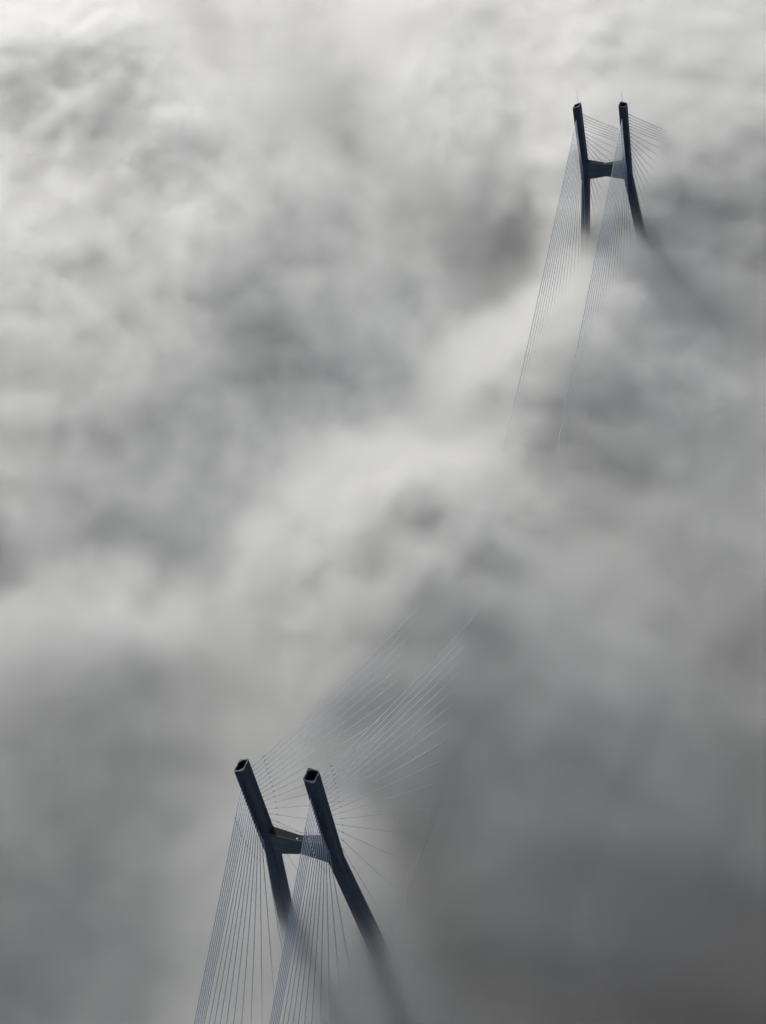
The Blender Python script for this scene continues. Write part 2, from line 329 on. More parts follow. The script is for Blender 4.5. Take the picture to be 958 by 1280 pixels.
# how thick the fog bank lies over the ground, in per cent, one value per 20 m square, south to north
#MAP-BEGIN
COVER_COLS, COVER_ROWS, COVER_CELL, COVER_X, COVER_Y = 71, 84, 20.0, -1010.0, -310.0
COVER = [
    50, 50, 50, 50, 50, 50, 50, 50, 50, 50, 50, 50, 50, 50, 50, 50, 50, 50, 50, 50, 50, 50, 50, 50, 50, 50, 50, 50, 50, 50, 50, 50, 50, 50, 50, 50, 50, 50, 50, 50, 50, 50, 50, 50, 50, 50, 50, 50, 50, 50, 50, 50, 50, 50, 50, 50, 50, 50, 50, 50, 50, 50, 50, 50, 50, 50, 50, 50, 50, 50, 50,
    50, 50, 50, 50, 50, 50, 50, 50, 50, 50, 50, 50, 50, 50, 50, 50, 50, 50, 50, 50, 50, 50, 50, 50, 50, 50, 50, 50, 50, 50, 50, 50, 50, 50, 50, 50, 50, 50, 50, 50, 50, 50, 50, 50, 50, 50, 50, 50, 50, 50, 50, 50, 50, 50, 50, 50, 50, 50, 50, 50, 50, 50, 50, 50, 50, 50, 50, 50, 50, 50, 50,
    50, 50, 50, 50, 50, 50, 50, 50, 50, 50, 50, 50, 50, 50, 50, 50, 50, 50, 50, 50, 50, 50, 50, 50, 50, 50, 50, 50, 50, 50, 50, 50, 50, 50, 50, 50, 50, 50, 50, 50, 50, 50, 50, 49, 49, 49, 50, 50, 50, 50, 50, 50, 50, 50, 50, 50, 50, 50, 50, 50, 50, 50, 50, 50, 50, 50, 50, 50, 50, 50, 50,
    50, 50, 50, 50, 50, 50, 50, 50, 50, 50, 50, 50, 50, 50, 50, 50, 50, 50, 50, 50, 50, 50, 50, 50, 50, 50, 50, 50, 50, 50, 50, 50, 50, 50, 50, 50, 50, 50, 50, 50, 50, 49, 49, 48, 48, 48, 49, 49, 49, 50, 50, 50, 50, 50, 50, 50, 50, 50, 50, 50, 50, 50, 50, 50, 50, 50, 50, 50, 50, 50, 50,
    50, 50, 50, 50, 50, 50, 50, 50, 50, 50, 50, 50, 50, 50, 50, 50, 50, 50, 50, 50, 50, 50, 50, 50, 50, 50, 50, 50, 50, 50, 50, 50, 50, 50, 50, 50, 50, 50, 50, 49, 49, 48, 47, 46, 46, 46, 46, 47, 48, 49, 50, 50, 50, 50, 50, 50, 50, 50, 50, 50, 50, 50, 50, 50, 50, 50, 50, 50, 50, 50, 50,
    50, 50, 50, 50, 50, 50, 50, 50, 50, 50, 50, 50, 50, 50, 50, 50, 50, 50, 50, 50, 50, 50, 50, 50, 50, 50, 50, 50, 50, 50, 50, 50, 50, 50, 50, 50, 50, 50, 49, 49, 47, 46, 44, 42, 41, 41, 42, 43, 45, 47, 49, 50, 50, 50, 50, 50, 50, 50, 50, 50, 50, 50, 50, 50, 50, 50, 50, 50, 50, 50, 50,
    50, 50, 50, 50, 50, 50, 50, 50, 50, 50, 50, 50, 50, 50, 50, 50, 50, 50, 50, 50, 50, 50, 50, 50, 50, 50, 50, 50, 50, 50, 50, 50, 50, 50, 50, 50, 50, 49, 49, 47, 45, 42, 39, 37, 35, 35, 36, 38, 41, 44, 46, 48, 49, 50, 50, 50, 50, 50, 50, 50, 50, 50, 50, 50, 50, 50, 50, 50, 50, 50, 50,
    50, 50, 50, 50, 50, 50, 50, 50, 50, 50, 50, 50, 50, 50, 50, 50, 50, 50, 50, 50, 50, 50, 50, 50, 50, 50, 50, 50, 50, 50, 50, 50, 50, 50, 50, 50, 50, 49, 48, 45, 42, 38, 33, 30, 27, 27, 28, 31, 34, 38, 42, 46, 49, 50, 50, 49, 49, 49, 49, 49, 50, 50, 50, 50, 50, 50, 50, 50, 50, 50, 50,
    50, 50, 50, 50, 50, 50, 50, 50, 50, 50, 50, 50, 50, 50, 50, 50, 50, 50, 50, 50, 50, 50, 50, 50, 50, 50, 50, 50, 50, 50, 50, 50, 50, 50, 50, 50, 49, 48, 46, 42, 38, 32, 27, 23, 20, 19, 21, 23, 27, 31, 36, 42, 47, 50, 49, 47, 46, 46, 46, 47, 48, 49, 49, 49, 50, 50, 50, 50, 50, 50, 50,
    50, 50, 50, 50, 50, 50, 50, 50, 50, 50, 50, 50, 50, 50, 50, 50, 50, 50, 50, 50, 50, 50, 50, 50, 50, 50, 50, 50, 50, 50, 50, 50, 50, 50, 50, 49, 48, 46, 43, 39, 33, 27, 21, 17, 14, 13, 15, 18, 21, 25, 30, 38, 48, 52, 45, 39, 39, 38, 38, 39, 41, 42, 44, 46, 48, 49, 50, 50, 50, 50, 50,
    50, 50, 50, 50, 50, 50, 50, 50, 50, 50, 50, 50, 50, 50, 50, 50, 50, 50, 50, 50, 50, 50, 50, 50, 50, 50, 50, 50, 50, 50, 50, 50, 50, 50, 49, 49, 47, 44, 40, 34, 28, 21, 16, 12, 10, 10, 11, 14, 17, 21, 26, 39, 53, 51, 37, 29, 29, 27, 25, 25, 26, 29, 33, 38, 43, 47, 49, 50, 50, 50, 50,
    50, 50, 50, 50, 50, 50, 50, 50, 50, 50, 50, 50, 50, 50, 50, 50, 50, 50, 50, 50, 50, 50, 50, 50, 50, 50, 50, 50, 50, 50, 50, 50, 50, 50, 49, 48, 45, 42, 36, 30, 23, 17, 12, 9, 8, 8, 9, 12, 15, 18, 26, 44, 59, 47, 27, 19, 19, 16, 13, 11, 12, 15, 20, 29, 38, 45, 48, 50, 50, 50, 50,
    50, 50, 50, 50, 50, 50, 50, 50, 50, 50, 50, 50, 50, 50, 50, 50, 50, 50, 50, 50, 50, 50, 50, 50, 50, 50, 50, 50, 50, 50, 50, 50, 50, 49, 48, 47, 43, 38, 32, 25, 19, 13, 10, 8, 7, 7, 8, 10, 14, 17, 28, 51, 61, 40, 17, 13, 12, 9, 6, 4, 4, 6, 12, 22, 34, 43, 48, 50, 50, 50, 50,
    50, 50, 50, 50, 50, 50, 50, 50, 50, 50, 50, 50, 50, 50, 50, 50, 50, 50, 50, 50, 50, 50, 50, 50, 50, 50, 50, 50, 50, 50, 50, 50, 50, 49, 47, 45, 41, 35, 28, 21, 15, 10, 8, 6, 6, 7, 8, 10, 14, 19, 31, 54, 54, 29, 11, 11, 9, 7, 5, 2, 2, 3, 8, 19, 32, 42, 48, 50, 50, 50, 50,
    50, 50, 50, 50, 50, 50, 50, 50, 50, 50, 50, 50, 50, 50, 50, 50, 50, 50, 50, 50, 50, 50, 50, 50, 50, 50, 50, 50, 50, 50, 50, 50, 49, 48, 46, 43, 38, 32, 25, 18, 12, 9, 6, 6, 6, 6, 7, 10, 16, 21, 33, 53, 45, 19, 10, 11, 8, 7, 5, 2, 2, 3, 7, 18, 32, 42, 48, 50, 50, 50, 50,
    50, 50, 50, 50, 50, 50, 50, 50, 50, 50, 50, 50, 50, 50, 50, 50, 50, 50, 50, 50, 50, 50, 50, 50, 50, 50, 50, 50, 50, 50, 50, 49, 49, 47, 45, 41, 36, 30, 23, 16, 11, 8, 6, 6, 6, 6, 7, 11, 17, 24, 44, 57, 36, 12, 10, 9, 7, 6, 4, 2, 2, 3, 7, 18, 32, 43, 48, 50, 50, 50, 50,
    50, 50, 50, 50, 50, 50, 50, 50, 50, 50, 50, 50, 50, 50, 50, 50, 50, 50, 50, 50, 50, 50, 50, 50, 50, 50, 50, 50, 50, 50, 49, 49, 48, 46, 43, 39, 33, 27, 21, 15, 11, 8, 7, 7, 7, 7, 9, 14, 21, 39, 63, 57, 18, 10, 11, 10, 8, 7, 6, 5, 3, 3, 8, 19, 33, 43, 48, 50, 50, 50, 50,
    50, 50, 50, 50, 50, 50, 50, 50, 50, 50, 50, 50, 50, 50, 50, 50, 50, 50, 50, 50, 50, 50, 50, 50, 50, 50, 50, 50, 50, 49, 49, 48, 46, 43, 40, 35, 30, 25, 19, 15, 11, 9, 8, 8, 8, 9, 12, 17, 28, 49, 63, 31, 12, 17, 16, 15, 12, 10, 8, 7, 6, 6, 11, 21, 34, 44, 48, 50, 50, 50, 50,
    50, 50, 50, 50, 50, 50, 50, 50, 50, 50, 50, 50, 50, 50, 50, 50, 50, 50, 50, 50, 50, 50, 50, 50, 50, 50, 50, 50, 50, 49, 48, 46, 44, 40, 36, 32, 27, 22, 17, 13, 10, 9, 8, 9, 10, 11, 14, 20, 30, 41, 40, 16, 20, 25, 22, 19, 16, 12, 9, 7, 7, 9, 15, 25, 37, 45, 49, 50, 50, 50, 50,
    50, 50, 50, 50, 50, 50, 50, 50, 50, 50, 50, 50, 50, 50, 50, 50, 50, 50, 50, 50, 50, 50, 50, 50, 50, 50, 50, 50, 49, 48, 46, 44, 41, 37, 32, 28, 23, 19, 15, 12, 9, 8, 8, 9, 11, 13, 16, 20, 26, 30, 26, 22, 29, 29, 29, 27, 22, 17, 11, 9, 9, 13, 19, 30, 40, 46, 49, 50, 50, 50, 50,
    50, 50, 50, 50, 50, 50, 50, 50, 50, 50, 50, 50, 50, 50, 50, 50, 50, 50, 50, 50, 50, 50, 50, 50, 50, 50, 49, 49, 48, 46, 44, 41, 37, 33, 28, 24, 20, 16, 13, 11, 9, 9, 9, 10, 12, 13, 15, 19, 24, 28, 33, 36, 35, 35, 38, 35, 28, 19, 13, 12, 14, 19, 26, 35, 43, 48, 49, 50, 50, 50, 50,
    50, 50, 50, 50, 50, 50, 50, 50, 50, 50, 50, 50, 50, 50, 50, 50, 50, 50, 50, 50, 50, 50, 50, 50, 50, 49, 49, 48, 46, 43, 40, 36, 32, 28, 24, 20, 17, 15, 13, 12, 11, 12, 12, 12, 13, 13, 15, 20, 27, 36, 49, 52, 47, 49, 50, 43, 31, 18, 11, 12, 17, 23, 31, 39, 45, 48, 50, 50, 50, 50, 50,
    50, 50, 50, 50, 50, 50, 50, 50, 50, 50, 50, 50, 50, 50, 50, 50, 50, 50, 50, 50, 50, 50, 50, 50, 50, 49, 48, 46, 43, 39, 35, 31, 27, 23, 20, 17, 15, 15, 16, 16, 17, 18, 18, 16, 14, 14, 17, 24, 35, 49, 67, 70, 65, 68, 65, 49, 31, 18, 13, 15, 20, 27, 34, 41, 46, 49, 50, 50, 50, 50, 50,
    50, 50, 50, 50, 50, 50, 50, 50, 50, 50, 50, 50, 50, 50, 50, 50, 50, 50, 50, 50, 50, 50, 50, 50, 49, 48, 47, 44, 39, 34, 28, 24, 20, 17, 15, 13, 13, 18, 23, 24, 23, 26, 27, 22, 15, 13, 18, 30, 45, 66, 84, 86, 79, 79, 70, 48, 28, 18, 18, 21, 25, 31, 36, 42, 47, 49, 50, 50, 50, 50, 50,
    50, 50, 50, 50, 50, 50, 50, 50, 50, 50, 50, 50, 50, 50, 50, 50, 50, 50, 50, 50, 50, 50, 50, 50, 49, 48, 45, 41, 35, 28, 21, 15, 12, 10, 8, 7, 9, 15, 22, 23, 24, 30, 30, 22, 16, 16, 24, 40, 60, 83, 98, 94, 85, 78, 61, 39, 23, 17, 18, 21, 25, 31, 36, 42, 47, 49, 50, 50, 50, 50, 50,
    50, 50, 50, 50, 50, 50, 50, 50, 50, 50, 50, 50, 50, 50, 50, 50, 50, 50, 50, 50, 50, 50, 50, 50, 49, 47, 44, 39, 32, 24, 17, 11, 7, 6, 5, 5, 6, 9, 14, 15, 18, 21, 19, 16, 18, 22, 31, 49, 75, 98, 104, 97, 84, 67, 46, 30, 22, 17, 16, 18, 22, 29, 35, 41, 46, 49, 50, 50, 50, 50, 50,
    50, 50, 50, 50, 50, 50, 50, 50, 50, 50, 50, 50, 50, 50, 50, 50, 50, 50, 50, 50, 50, 50, 50, 49, 48, 46, 43, 38, 32, 26, 19, 13, 9, 6, 5, 4, 5, 7, 9, 8, 9, 8, 7, 12, 21, 27, 36, 58, 90, 107, 107, 94, 76, 54, 36, 27, 24, 20, 19, 20, 24, 30, 36, 42, 47, 49, 50, 50, 50, 50, 50,
    50, 50, 50, 50, 50, 50, 50, 50, 50, 50, 50, 50, 50, 50, 50, 50, 50, 50, 50, 50, 50, 50, 50, 49, 48, 46, 43, 39, 34, 29, 24, 19, 15, 13, 11, 12, 12, 12, 8, 5, 4, 3, 3, 13, 24, 29, 40, 67, 105, 108, 104, 82, 61, 42, 31, 27, 27, 24, 24, 26, 30, 34, 39, 43, 47, 49, 50, 50, 50, 50, 50,
    50, 50, 50, 50, 50, 50, 50, 50, 50, 50, 50, 50, 50, 50, 50, 50, 50, 50, 50, 50, 50, 50, 50, 49, 48, 46, 43, 39, 35, 32, 27, 23, 20, 17, 16, 16, 15, 10, 5, 4, 6, 5, 6, 13, 22, 29, 43, 70, 99, 105, 85, 64, 43, 32, 30, 29, 27, 26, 28, 31, 34, 37, 41, 45, 48, 50, 50, 50, 50, 50, 50,
    50, 50, 50, 50, 50, 50, 50, 50, 50, 50, 50, 50, 50, 50, 50, 50, 50, 50, 50, 50, 50, 50, 49, 48, 47, 44, 41, 38, 34, 31, 27, 23, 20, 18, 17, 16, 12, 7, 6, 9, 10, 7, 7, 12, 19, 27, 42, 61, 71, 68, 58, 45, 31, 27, 29, 28, 25, 25, 28, 32, 35, 39, 42, 46, 48, 50, 50, 50, 50, 50, 50,
    50, 50, 50, 50, 50, 50, 50, 50, 50, 50, 50, 50, 50, 50, 50, 50, 50, 50, 50, 50, 50, 49, 49, 47, 44, 41, 38, 35, 32, 28, 25, 22, 19, 17, 16, 13, 10, 9, 10, 11, 10, 7, 8, 12, 16, 23, 35, 42, 40, 40, 40, 36, 28, 27, 28, 25, 22, 22, 26, 30, 34, 38, 42, 45, 48, 50, 50, 50, 50, 50, 50,
    50, 50, 50, 50, 50, 50, 50, 50, 50, 50, 50, 50, 50, 50, 50, 50, 50, 50, 50, 50, 49, 48, 47, 45, 42, 39, 36, 33, 29, 26, 23, 20, 17, 15, 12, 11, 11, 10, 10, 9, 7, 7, 10, 13, 14, 18, 23, 22, 20, 27, 37, 38, 33, 31, 30, 25, 21, 20, 24, 28, 32, 36, 40, 45, 48, 50, 50, 50, 50, 50, 50,
    50, 50, 50, 50, 50, 50, 50, 50, 50, 50, 50, 50, 50, 50, 50, 50, 50, 50, 50, 49, 49, 47, 45, 43, 40, 37, 34, 31, 28, 25, 22, 19, 16, 14, 12, 12, 11, 9, 7, 6, 6, 8, 10, 12, 12, 13, 13, 10, 14, 29, 44, 47, 41, 38, 34, 26, 22, 21, 24, 28, 32, 36, 40, 44, 48, 50, 50, 50, 50, 50, 50,
    50, 50, 50, 50, 50, 50, 50, 50, 50, 50, 50, 50, 50, 50, 50, 50, 50, 50, 49, 49, 47, 45, 43, 41, 38, 35, 33, 30, 27, 24, 21, 19, 16, 14, 13, 11, 9, 7, 7, 6, 5, 6, 8, 8, 9, 9, 7, 8, 19, 38, 54, 58, 53, 47, 38, 30, 25, 24, 26, 30, 33, 37, 41, 45, 48, 50, 50, 50, 50, 50, 50,
    50, 50, 50, 50, 50, 50, 50, 50, 50, 50, 50, 50, 50, 50, 50, 50, 50, 50, 49, 48, 46, 44, 41, 39, 36, 34, 31, 28, 26, 23, 20, 17, 15, 14, 13, 10, 7, 7, 8, 7, 5, 4, 4, 5, 7, 6, 6, 14, 29, 48, 65, 72, 66, 54, 42, 32, 25, 24, 27, 30, 34, 38, 41, 45, 48, 50, 50, 50, 50, 50, 50,
    50, 50, 50, 50, 50, 50, 50, 50, 50, 50, 50, 50, 50, 50, 50, 50, 50, 49, 48, 47, 44, 42, 40, 37, 35, 32, 29, 27, 24, 21, 19, 16, 15, 14, 12, 9, 9, 10, 10, 7, 3, 3, 3, 3, 5, 4, 8, 21, 38, 57, 75, 84, 74, 56, 42, 30, 22, 21, 24, 29, 33, 37, 41, 45, 48, 50, 50, 50, 50, 50, 50,
    50, 50, 50, 50, 50, 50, 50, 50, 50, 50, 50, 50, 50, 50, 50, 50, 49, 49, 47, 45, 43, 41, 38, 36, 33, 31, 28, 25, 23, 20, 18, 16, 15, 14, 12, 11, 11, 11, 10, 6, 3, 2, 2, 3, 4, 5, 11, 22, 37, 57, 78, 87, 73, 52, 38, 25, 17, 18, 21, 26, 30, 35, 40, 44, 48, 49, 50, 50, 50, 50, 50,
    50, 50, 50, 50, 50, 50, 50, 50, 50, 50, 50, 50, 50, 50, 50, 50, 49, 48, 46, 44, 41, 39, 37, 34, 32, 29, 27, 24, 21, 19, 17, 16, 15, 14, 14, 12, 11, 10, 8, 4, 2, 2, 3, 3, 4, 6, 10, 17, 31, 51, 75, 82, 66, 46, 32, 21, 15, 16, 20, 25, 29, 34, 39, 44, 48, 49, 50, 50, 50, 50, 50,
    50, 50, 50, 50, 50, 50, 50, 50, 50, 50, 50, 50, 50, 50, 50, 49, 48, 46, 44, 42, 40, 37, 35, 32, 30, 27, 25, 22, 20, 18, 16, 15, 15, 15, 14, 13, 11, 9, 6, 3, 3, 3, 4, 5, 6, 8, 10, 13, 23, 43, 67, 74, 58, 40, 27, 19, 17, 19, 23, 27, 31, 35, 40, 44, 48, 49, 50, 50, 50, 50, 50,
    50, 50, 50, 50, 50, 50, 50, 50, 50, 50, 50, 50, 50, 50, 49, 48, 47, 45, 42, 40, 37, 35, 33, 30, 28, 25, 23, 20, 18, 16, 15, 14, 14, 14, 13, 11, 10, 7, 5, 4, 5, 6, 6, 6, 7, 8, 8, 8, 14, 31, 55, 63, 51, 36, 26, 21, 21, 23, 27, 30, 34, 37, 41, 45, 48, 49, 50, 50, 50, 50, 50,
    50, 50, 50, 50, 50, 50, 50, 50, 50, 50, 50, 50, 50, 49, 48, 47, 45, 43, 40, 38, 36, 33, 31, 29, 26, 24, 21, 19, 17, 15, 14, 14, 13, 13, 13, 12, 11, 8, 5, 5, 6, 7, 7, 7, 8, 8, 6, 5, 7, 22, 48, 56, 46, 33, 26, 23, 24, 27, 29, 33, 36, 39, 42, 46, 48, 50, 50, 50, 50, 50, 50,
    50, 50, 50, 50, 50, 50, 50, 50, 50, 50, 50, 50, 49, 49, 47, 46, 44, 41, 39, 37, 35, 32, 30, 28, 25, 23, 21, 19, 17, 16, 15, 13, 12, 12, 13, 14, 12, 8, 5, 5, 6, 7, 7, 7, 7, 6, 4, 3, 3, 24, 52, 59, 47, 35, 27, 24, 25, 27, 30, 33, 36, 39, 43, 46, 48, 50, 50, 50, 50, 50, 50,
    50, 50, 50, 50, 50, 50, 50, 50, 50, 50, 50, 50, 49, 48, 46, 44, 42, 40, 38, 36, 34, 32, 30, 28, 26, 24, 22, 20, 19, 17, 16, 14, 13, 13, 15, 16, 14, 9, 6, 5, 5, 5, 6, 6, 6, 4, 2, 2, 5, 37, 72, 75, 55, 39, 29, 25, 26, 28, 31, 34, 37, 40, 43, 46, 48, 50, 50, 50, 50, 50, 50,
    50, 50, 50, 50, 50, 50, 50, 50, 50, 50, 50, 49, 48, 47, 45, 43, 41, 39, 38, 36, 34, 32, 30, 28, 26, 24, 22, 21, 20, 18, 16, 14, 13, 15, 18, 18, 14, 8, 4, 3, 3, 5, 6, 5, 3, 2, 2, 2, 15, 59, 98, 94, 68, 47, 37, 32, 32, 33, 35, 37, 40, 42, 45, 47, 49, 50, 50, 50, 50, 50, 50,
    50, 50, 50, 50, 50, 50, 50, 50, 50, 50, 49, 48, 47, 45, 44, 42, 40, 38, 36, 34, 32, 30, 28, 26, 24, 23, 21, 20, 20, 18, 15, 14, 14, 17, 19, 18, 13, 7, 3, 3, 4, 5, 5, 3, 2, 3, 4, 8, 34, 87, 108, 106, 79, 57, 47, 43, 42, 43, 44, 45, 46, 47, 48, 49, 50, 50, 50, 50, 50, 50, 50,
    50, 50, 50, 50, 50, 50, 50, 50, 50, 49, 48, 47, 46, 44, 42, 40, 38, 36, 34, 32, 30, 28, 26, 24, 22, 21, 19, 19, 18, 16, 14, 13, 15, 17, 19, 16, 11, 6, 3, 3, 5, 5, 4, 3, 5, 8, 11, 23, 60, 105, 108, 108, 88, 70, 61, 58, 57, 56, 56, 55, 54, 53, 52, 51, 51, 50, 50, 50, 50, 50, 50,
    50, 50, 50, 50, 50, 50, 50, 50, 49, 49, 47, 46, 44, 42, 40, 38, 36, 34, 32, 30, 28, 25, 23, 21, 19, 18, 17, 17, 16, 15, 13, 13, 14, 16, 16, 14, 10, 7, 6, 6, 6, 6, 4, 6, 11, 16, 21, 40, 84, 108, 108, 108, 96, 82, 77, 75, 73, 71, 69, 66, 64, 61, 57, 54, 52, 50, 50, 50, 50, 50, 50,
    50, 50, 50, 50, 50, 50, 50, 50, 49, 48, 46, 44, 42, 40, 38, 36, 34, 32, 30, 27, 25, 23, 21, 18, 17, 16, 16, 16, 16, 14, 13, 14, 15, 15, 14, 12, 10, 9, 8, 7, 6, 5, 6, 11, 18, 24, 30, 54, 102, 108, 108, 108, 105, 96, 94, 93, 90, 88, 84, 80, 75, 69, 63, 57, 53, 51, 50, 50, 50, 50, 50,
    50, 50, 50, 50, 50, 50, 50, 49, 48, 46, 45, 43, 41, 39, 37, 35, 33, 30, 28, 26, 24, 22, 20, 18, 16, 16, 17, 17, 17, 16, 16, 16, 15, 13, 10, 9, 10, 10, 9, 7, 6, 6, 9, 16, 24, 29, 37, 67, 108, 108, 108, 108, 107, 107, 107, 106, 104, 102, 98, 93, 87, 79, 70, 61, 54, 51, 50, 50, 50, 50, 50,
    50, 50, 50, 50, 50, 50, 49, 48, 47, 45, 43, 42, 40, 38, 36, 34, 32, 30, 28, 26, 24, 22, 20, 19, 18, 18, 19, 20, 21, 21, 21, 20, 16, 12, 8, 8, 9, 9, 8, 6, 6, 8, 14, 21, 27, 32, 45, 78, 108, 108, 108, 108, 108, 108, 108, 108, 108, 108, 108, 105, 98, 89, 77, 65, 55, 51, 50, 50, 50, 50, 50,
    50, 50, 50, 50, 50, 49, 49, 47, 46, 44, 43, 41, 39, 38, 36, 34, 33, 31, 29, 28, 26, 24, 23, 22, 22, 22, 23, 26, 28, 29, 28, 23, 16, 10, 7, 7, 7, 6, 5, 5, 8, 13, 19, 25, 29, 34, 51, 86, 108, 108, 108, 108, 108, 108, 108, 108, 108, 108, 108, 108, 107, 96, 83, 68, 56, 51, 50, 50, 50, 50, 50,
    50, 50, 50, 50, 50, 49, 48, 47, 45, 44, 43, 41, 40, 39, 37, 36, 35, 33, 32, 31, 29, 28, 28, 27, 26, 27, 30, 33, 36, 36, 31, 24, 15, 9, 6, 7, 6, 5, 4, 6, 12, 19, 25, 29, 32, 39, 60, 96, 108, 108, 108, 108, 108, 108, 108, 108, 108, 108, 108, 108, 108, 102, 87, 70, 57, 51, 50, 50, 50, 50, 50,
    50, 50, 50, 50, 49, 48, 48, 47, 45, 44, 43, 42, 41, 40, 40, 39, 38, 37, 36, 36, 35, 35, 34, 34, 34, 36, 39, 42, 42, 39, 32, 22, 14, 8, 7, 6, 5, 3, 4, 9, 18, 26, 32, 34, 35, 45, 70, 105, 108, 108, 108, 108, 108, 108, 108, 108, 108, 108, 108, 108, 108, 105, 90, 72, 57, 51, 50, 50, 50, 50, 50,
    50, 50, 50, 49, 49, 49, 48, 47, 47, 46, 45, 45, 45, 44, 44, 44, 44, 44, 44, 44, 45, 45, 45, 46, 47, 49, 52, 52, 47, 39, 29, 19, 11, 8, 7, 6, 4, 3, 6, 14, 24, 32, 36, 37, 40, 53, 81, 108, 108, 108, 108, 108, 108, 108, 108, 108, 108, 108, 108, 108, 108, 107, 92, 73, 58, 52, 50, 50, 50, 50, 50,
    50, 50, 50, 50, 50, 50, 50, 50, 50, 50, 50, 50, 51, 52, 52, 53, 54, 55, 57, 58, 60, 61, 63, 64, 65, 66, 64, 57, 45, 33, 22, 14, 9, 8, 7, 5, 3, 4, 10, 20, 30, 37, 40, 40, 44, 61, 90, 108, 108, 108, 108, 108, 108, 108, 108, 108, 108, 108, 108, 108, 108, 108, 94, 74, 58, 52, 50, 50, 50, 50, 50,
    50, 50, 51, 51, 52, 53, 53, 54, 55, 56, 58, 59, 61, 63, 65, 67, 69, 71, 74, 76, 79, 81, 84, 86, 86, 82, 72, 56, 39, 25, 16, 11, 8, 7, 7, 5, 4, 6, 15, 26, 36, 41, 42, 43, 50, 69, 97, 108, 108, 108, 108, 108, 108, 108, 108, 108, 108, 108, 108, 108, 108, 108, 95, 75, 58, 52, 50, 50, 50, 50, 50,
    51, 51, 53, 54, 56, 57, 59, 61, 63, 65, 68, 71, 73, 76, 79, 82, 86, 89, 93, 96, 98, 101, 104, 106, 103, 92, 73, 50, 30, 17, 11, 9, 8, 7, 6, 5, 5, 10, 20, 32, 40, 43, 43, 46, 57, 78, 105, 108, 108, 108, 108, 108, 108, 108, 108, 108, 108, 108, 108, 108, 108, 108, 95, 75, 58, 52, 50, 50, 50, 50, 50,
    52, 54, 56, 58, 61, 64, 66, 69, 73, 76, 80, 83, 87, 91, 94, 98, 102, 105, 107, 108, 108, 108, 108, 108, 107, 91, 65, 39, 20, 11, 9, 9, 8, 8, 7, 6, 9, 15, 26, 37, 44, 45, 45, 49, 65, 88, 108, 108, 108, 108, 108, 108, 108, 108, 108, 108, 108, 108, 108, 108, 108, 108, 95, 75, 58, 52, 50, 50, 50, 50, 50,
    55, 58, 61, 64, 67, 71, 75, 79, 83, 87, 92, 96, 100, 104, 107, 108, 108, 108, 108, 108, 108, 108, 108, 108, 106, 81, 51, 26, 12, 8, 8, 9, 9, 8, 7, 8, 13, 21, 32, 42, 48, 47, 47, 53, 72, 97, 108, 108, 108, 108, 108, 108, 108, 108, 108, 108, 108, 108, 108, 108, 108, 108, 94, 74, 58, 52, 50, 50, 50, 50, 50,
    60, 62, 66, 70, 74, 79, 83, 88, 93, 98, 102, 107, 108, 108, 108, 108, 108, 108, 108, 108, 108, 108, 108, 108, 95, 66, 37, 16, 7, 7, 9, 9, 9, 8, 8, 10, 17, 28, 39, 47, 51, 50, 50, 58, 78, 103, 108, 108, 108, 108, 108, 108, 108, 108, 108, 108, 108, 108, 108, 108, 108, 108, 93, 74, 58, 51, 50, 50, 50, 50, 50,
    64, 68, 72, 77, 81, 86, 91, 97, 102, 106, 108, 108, 108, 108, 108, 108, 108, 108, 108, 108, 108, 108, 108, 103, 79, 49, 24, 10, 7, 8, 9, 9, 9, 8, 9, 13, 22, 34, 45, 52, 54, 53, 55, 65, 85, 108, 108, 108, 108, 108, 108, 108, 108, 108, 108, 108, 108, 108, 108, 108, 108, 108, 93, 73, 57, 51, 50, 50, 50, 50, 50,
    69, 73, 77, 83, 88, 93, 98, 103, 108, 108, 108, 108, 108, 108, 108, 108, 108, 108, 108, 108, 108, 108, 108, 89, 61, 33, 14, 7, 8, 10, 10, 10, 9, 9, 11, 17, 28, 40, 51, 56, 57, 56, 59, 71, 91, 108, 108, 108, 108, 108, 108, 108, 108, 108, 108, 108, 108, 108, 108, 108, 108, 107, 92, 73, 57, 51, 50, 50, 50, 50, 50,
    74, 78, 83, 88, 93, 98, 104, 108, 108, 108, 108, 108, 108, 108, 108, 108, 108, 108, 108, 108, 108, 108, 99, 73, 44, 20, 9, 7, 10, 12, 11, 10, 9, 10, 13, 21, 33, 46, 55, 58, 58, 58, 63, 77, 97, 108, 108, 108, 108, 108, 108, 108, 108, 108, 108, 108, 108, 108, 108, 108, 108, 107, 91, 72, 57, 51, 50, 50, 50, 50, 50,
    79, 82, 87, 93, 98, 103, 108, 108, 108, 108, 108, 108, 108, 108, 108, 108, 108, 108, 108, 108, 108, 107, 85, 56, 30, 12, 7, 9, 12, 12, 12, 10, 10, 11, 17, 26, 38, 50, 57, 59, 57, 59, 67, 83, 103, 108, 108, 108, 108, 108, 108, 108, 108, 108, 108, 108, 108, 108, 108, 108, 108, 107, 91, 72, 57, 51, 50, 50, 50, 50, 50,
    83, 87, 92, 97, 102, 107, 108, 108, 108, 108, 108, 108, 108, 108, 108, 108, 108, 108, 108, 108, 108, 95, 69, 41, 18, 8, 8, 11, 13, 13, 12, 10, 11, 13, 20, 31, 43, 53, 58, 58, 56, 59, 71, 89, 107, 108, 108, 108, 108, 108, 108, 108, 108, 108, 108, 108, 108, 108, 108, 108, 108, 106, 90, 72, 57, 51, 50, 50, 50, 50, 50,
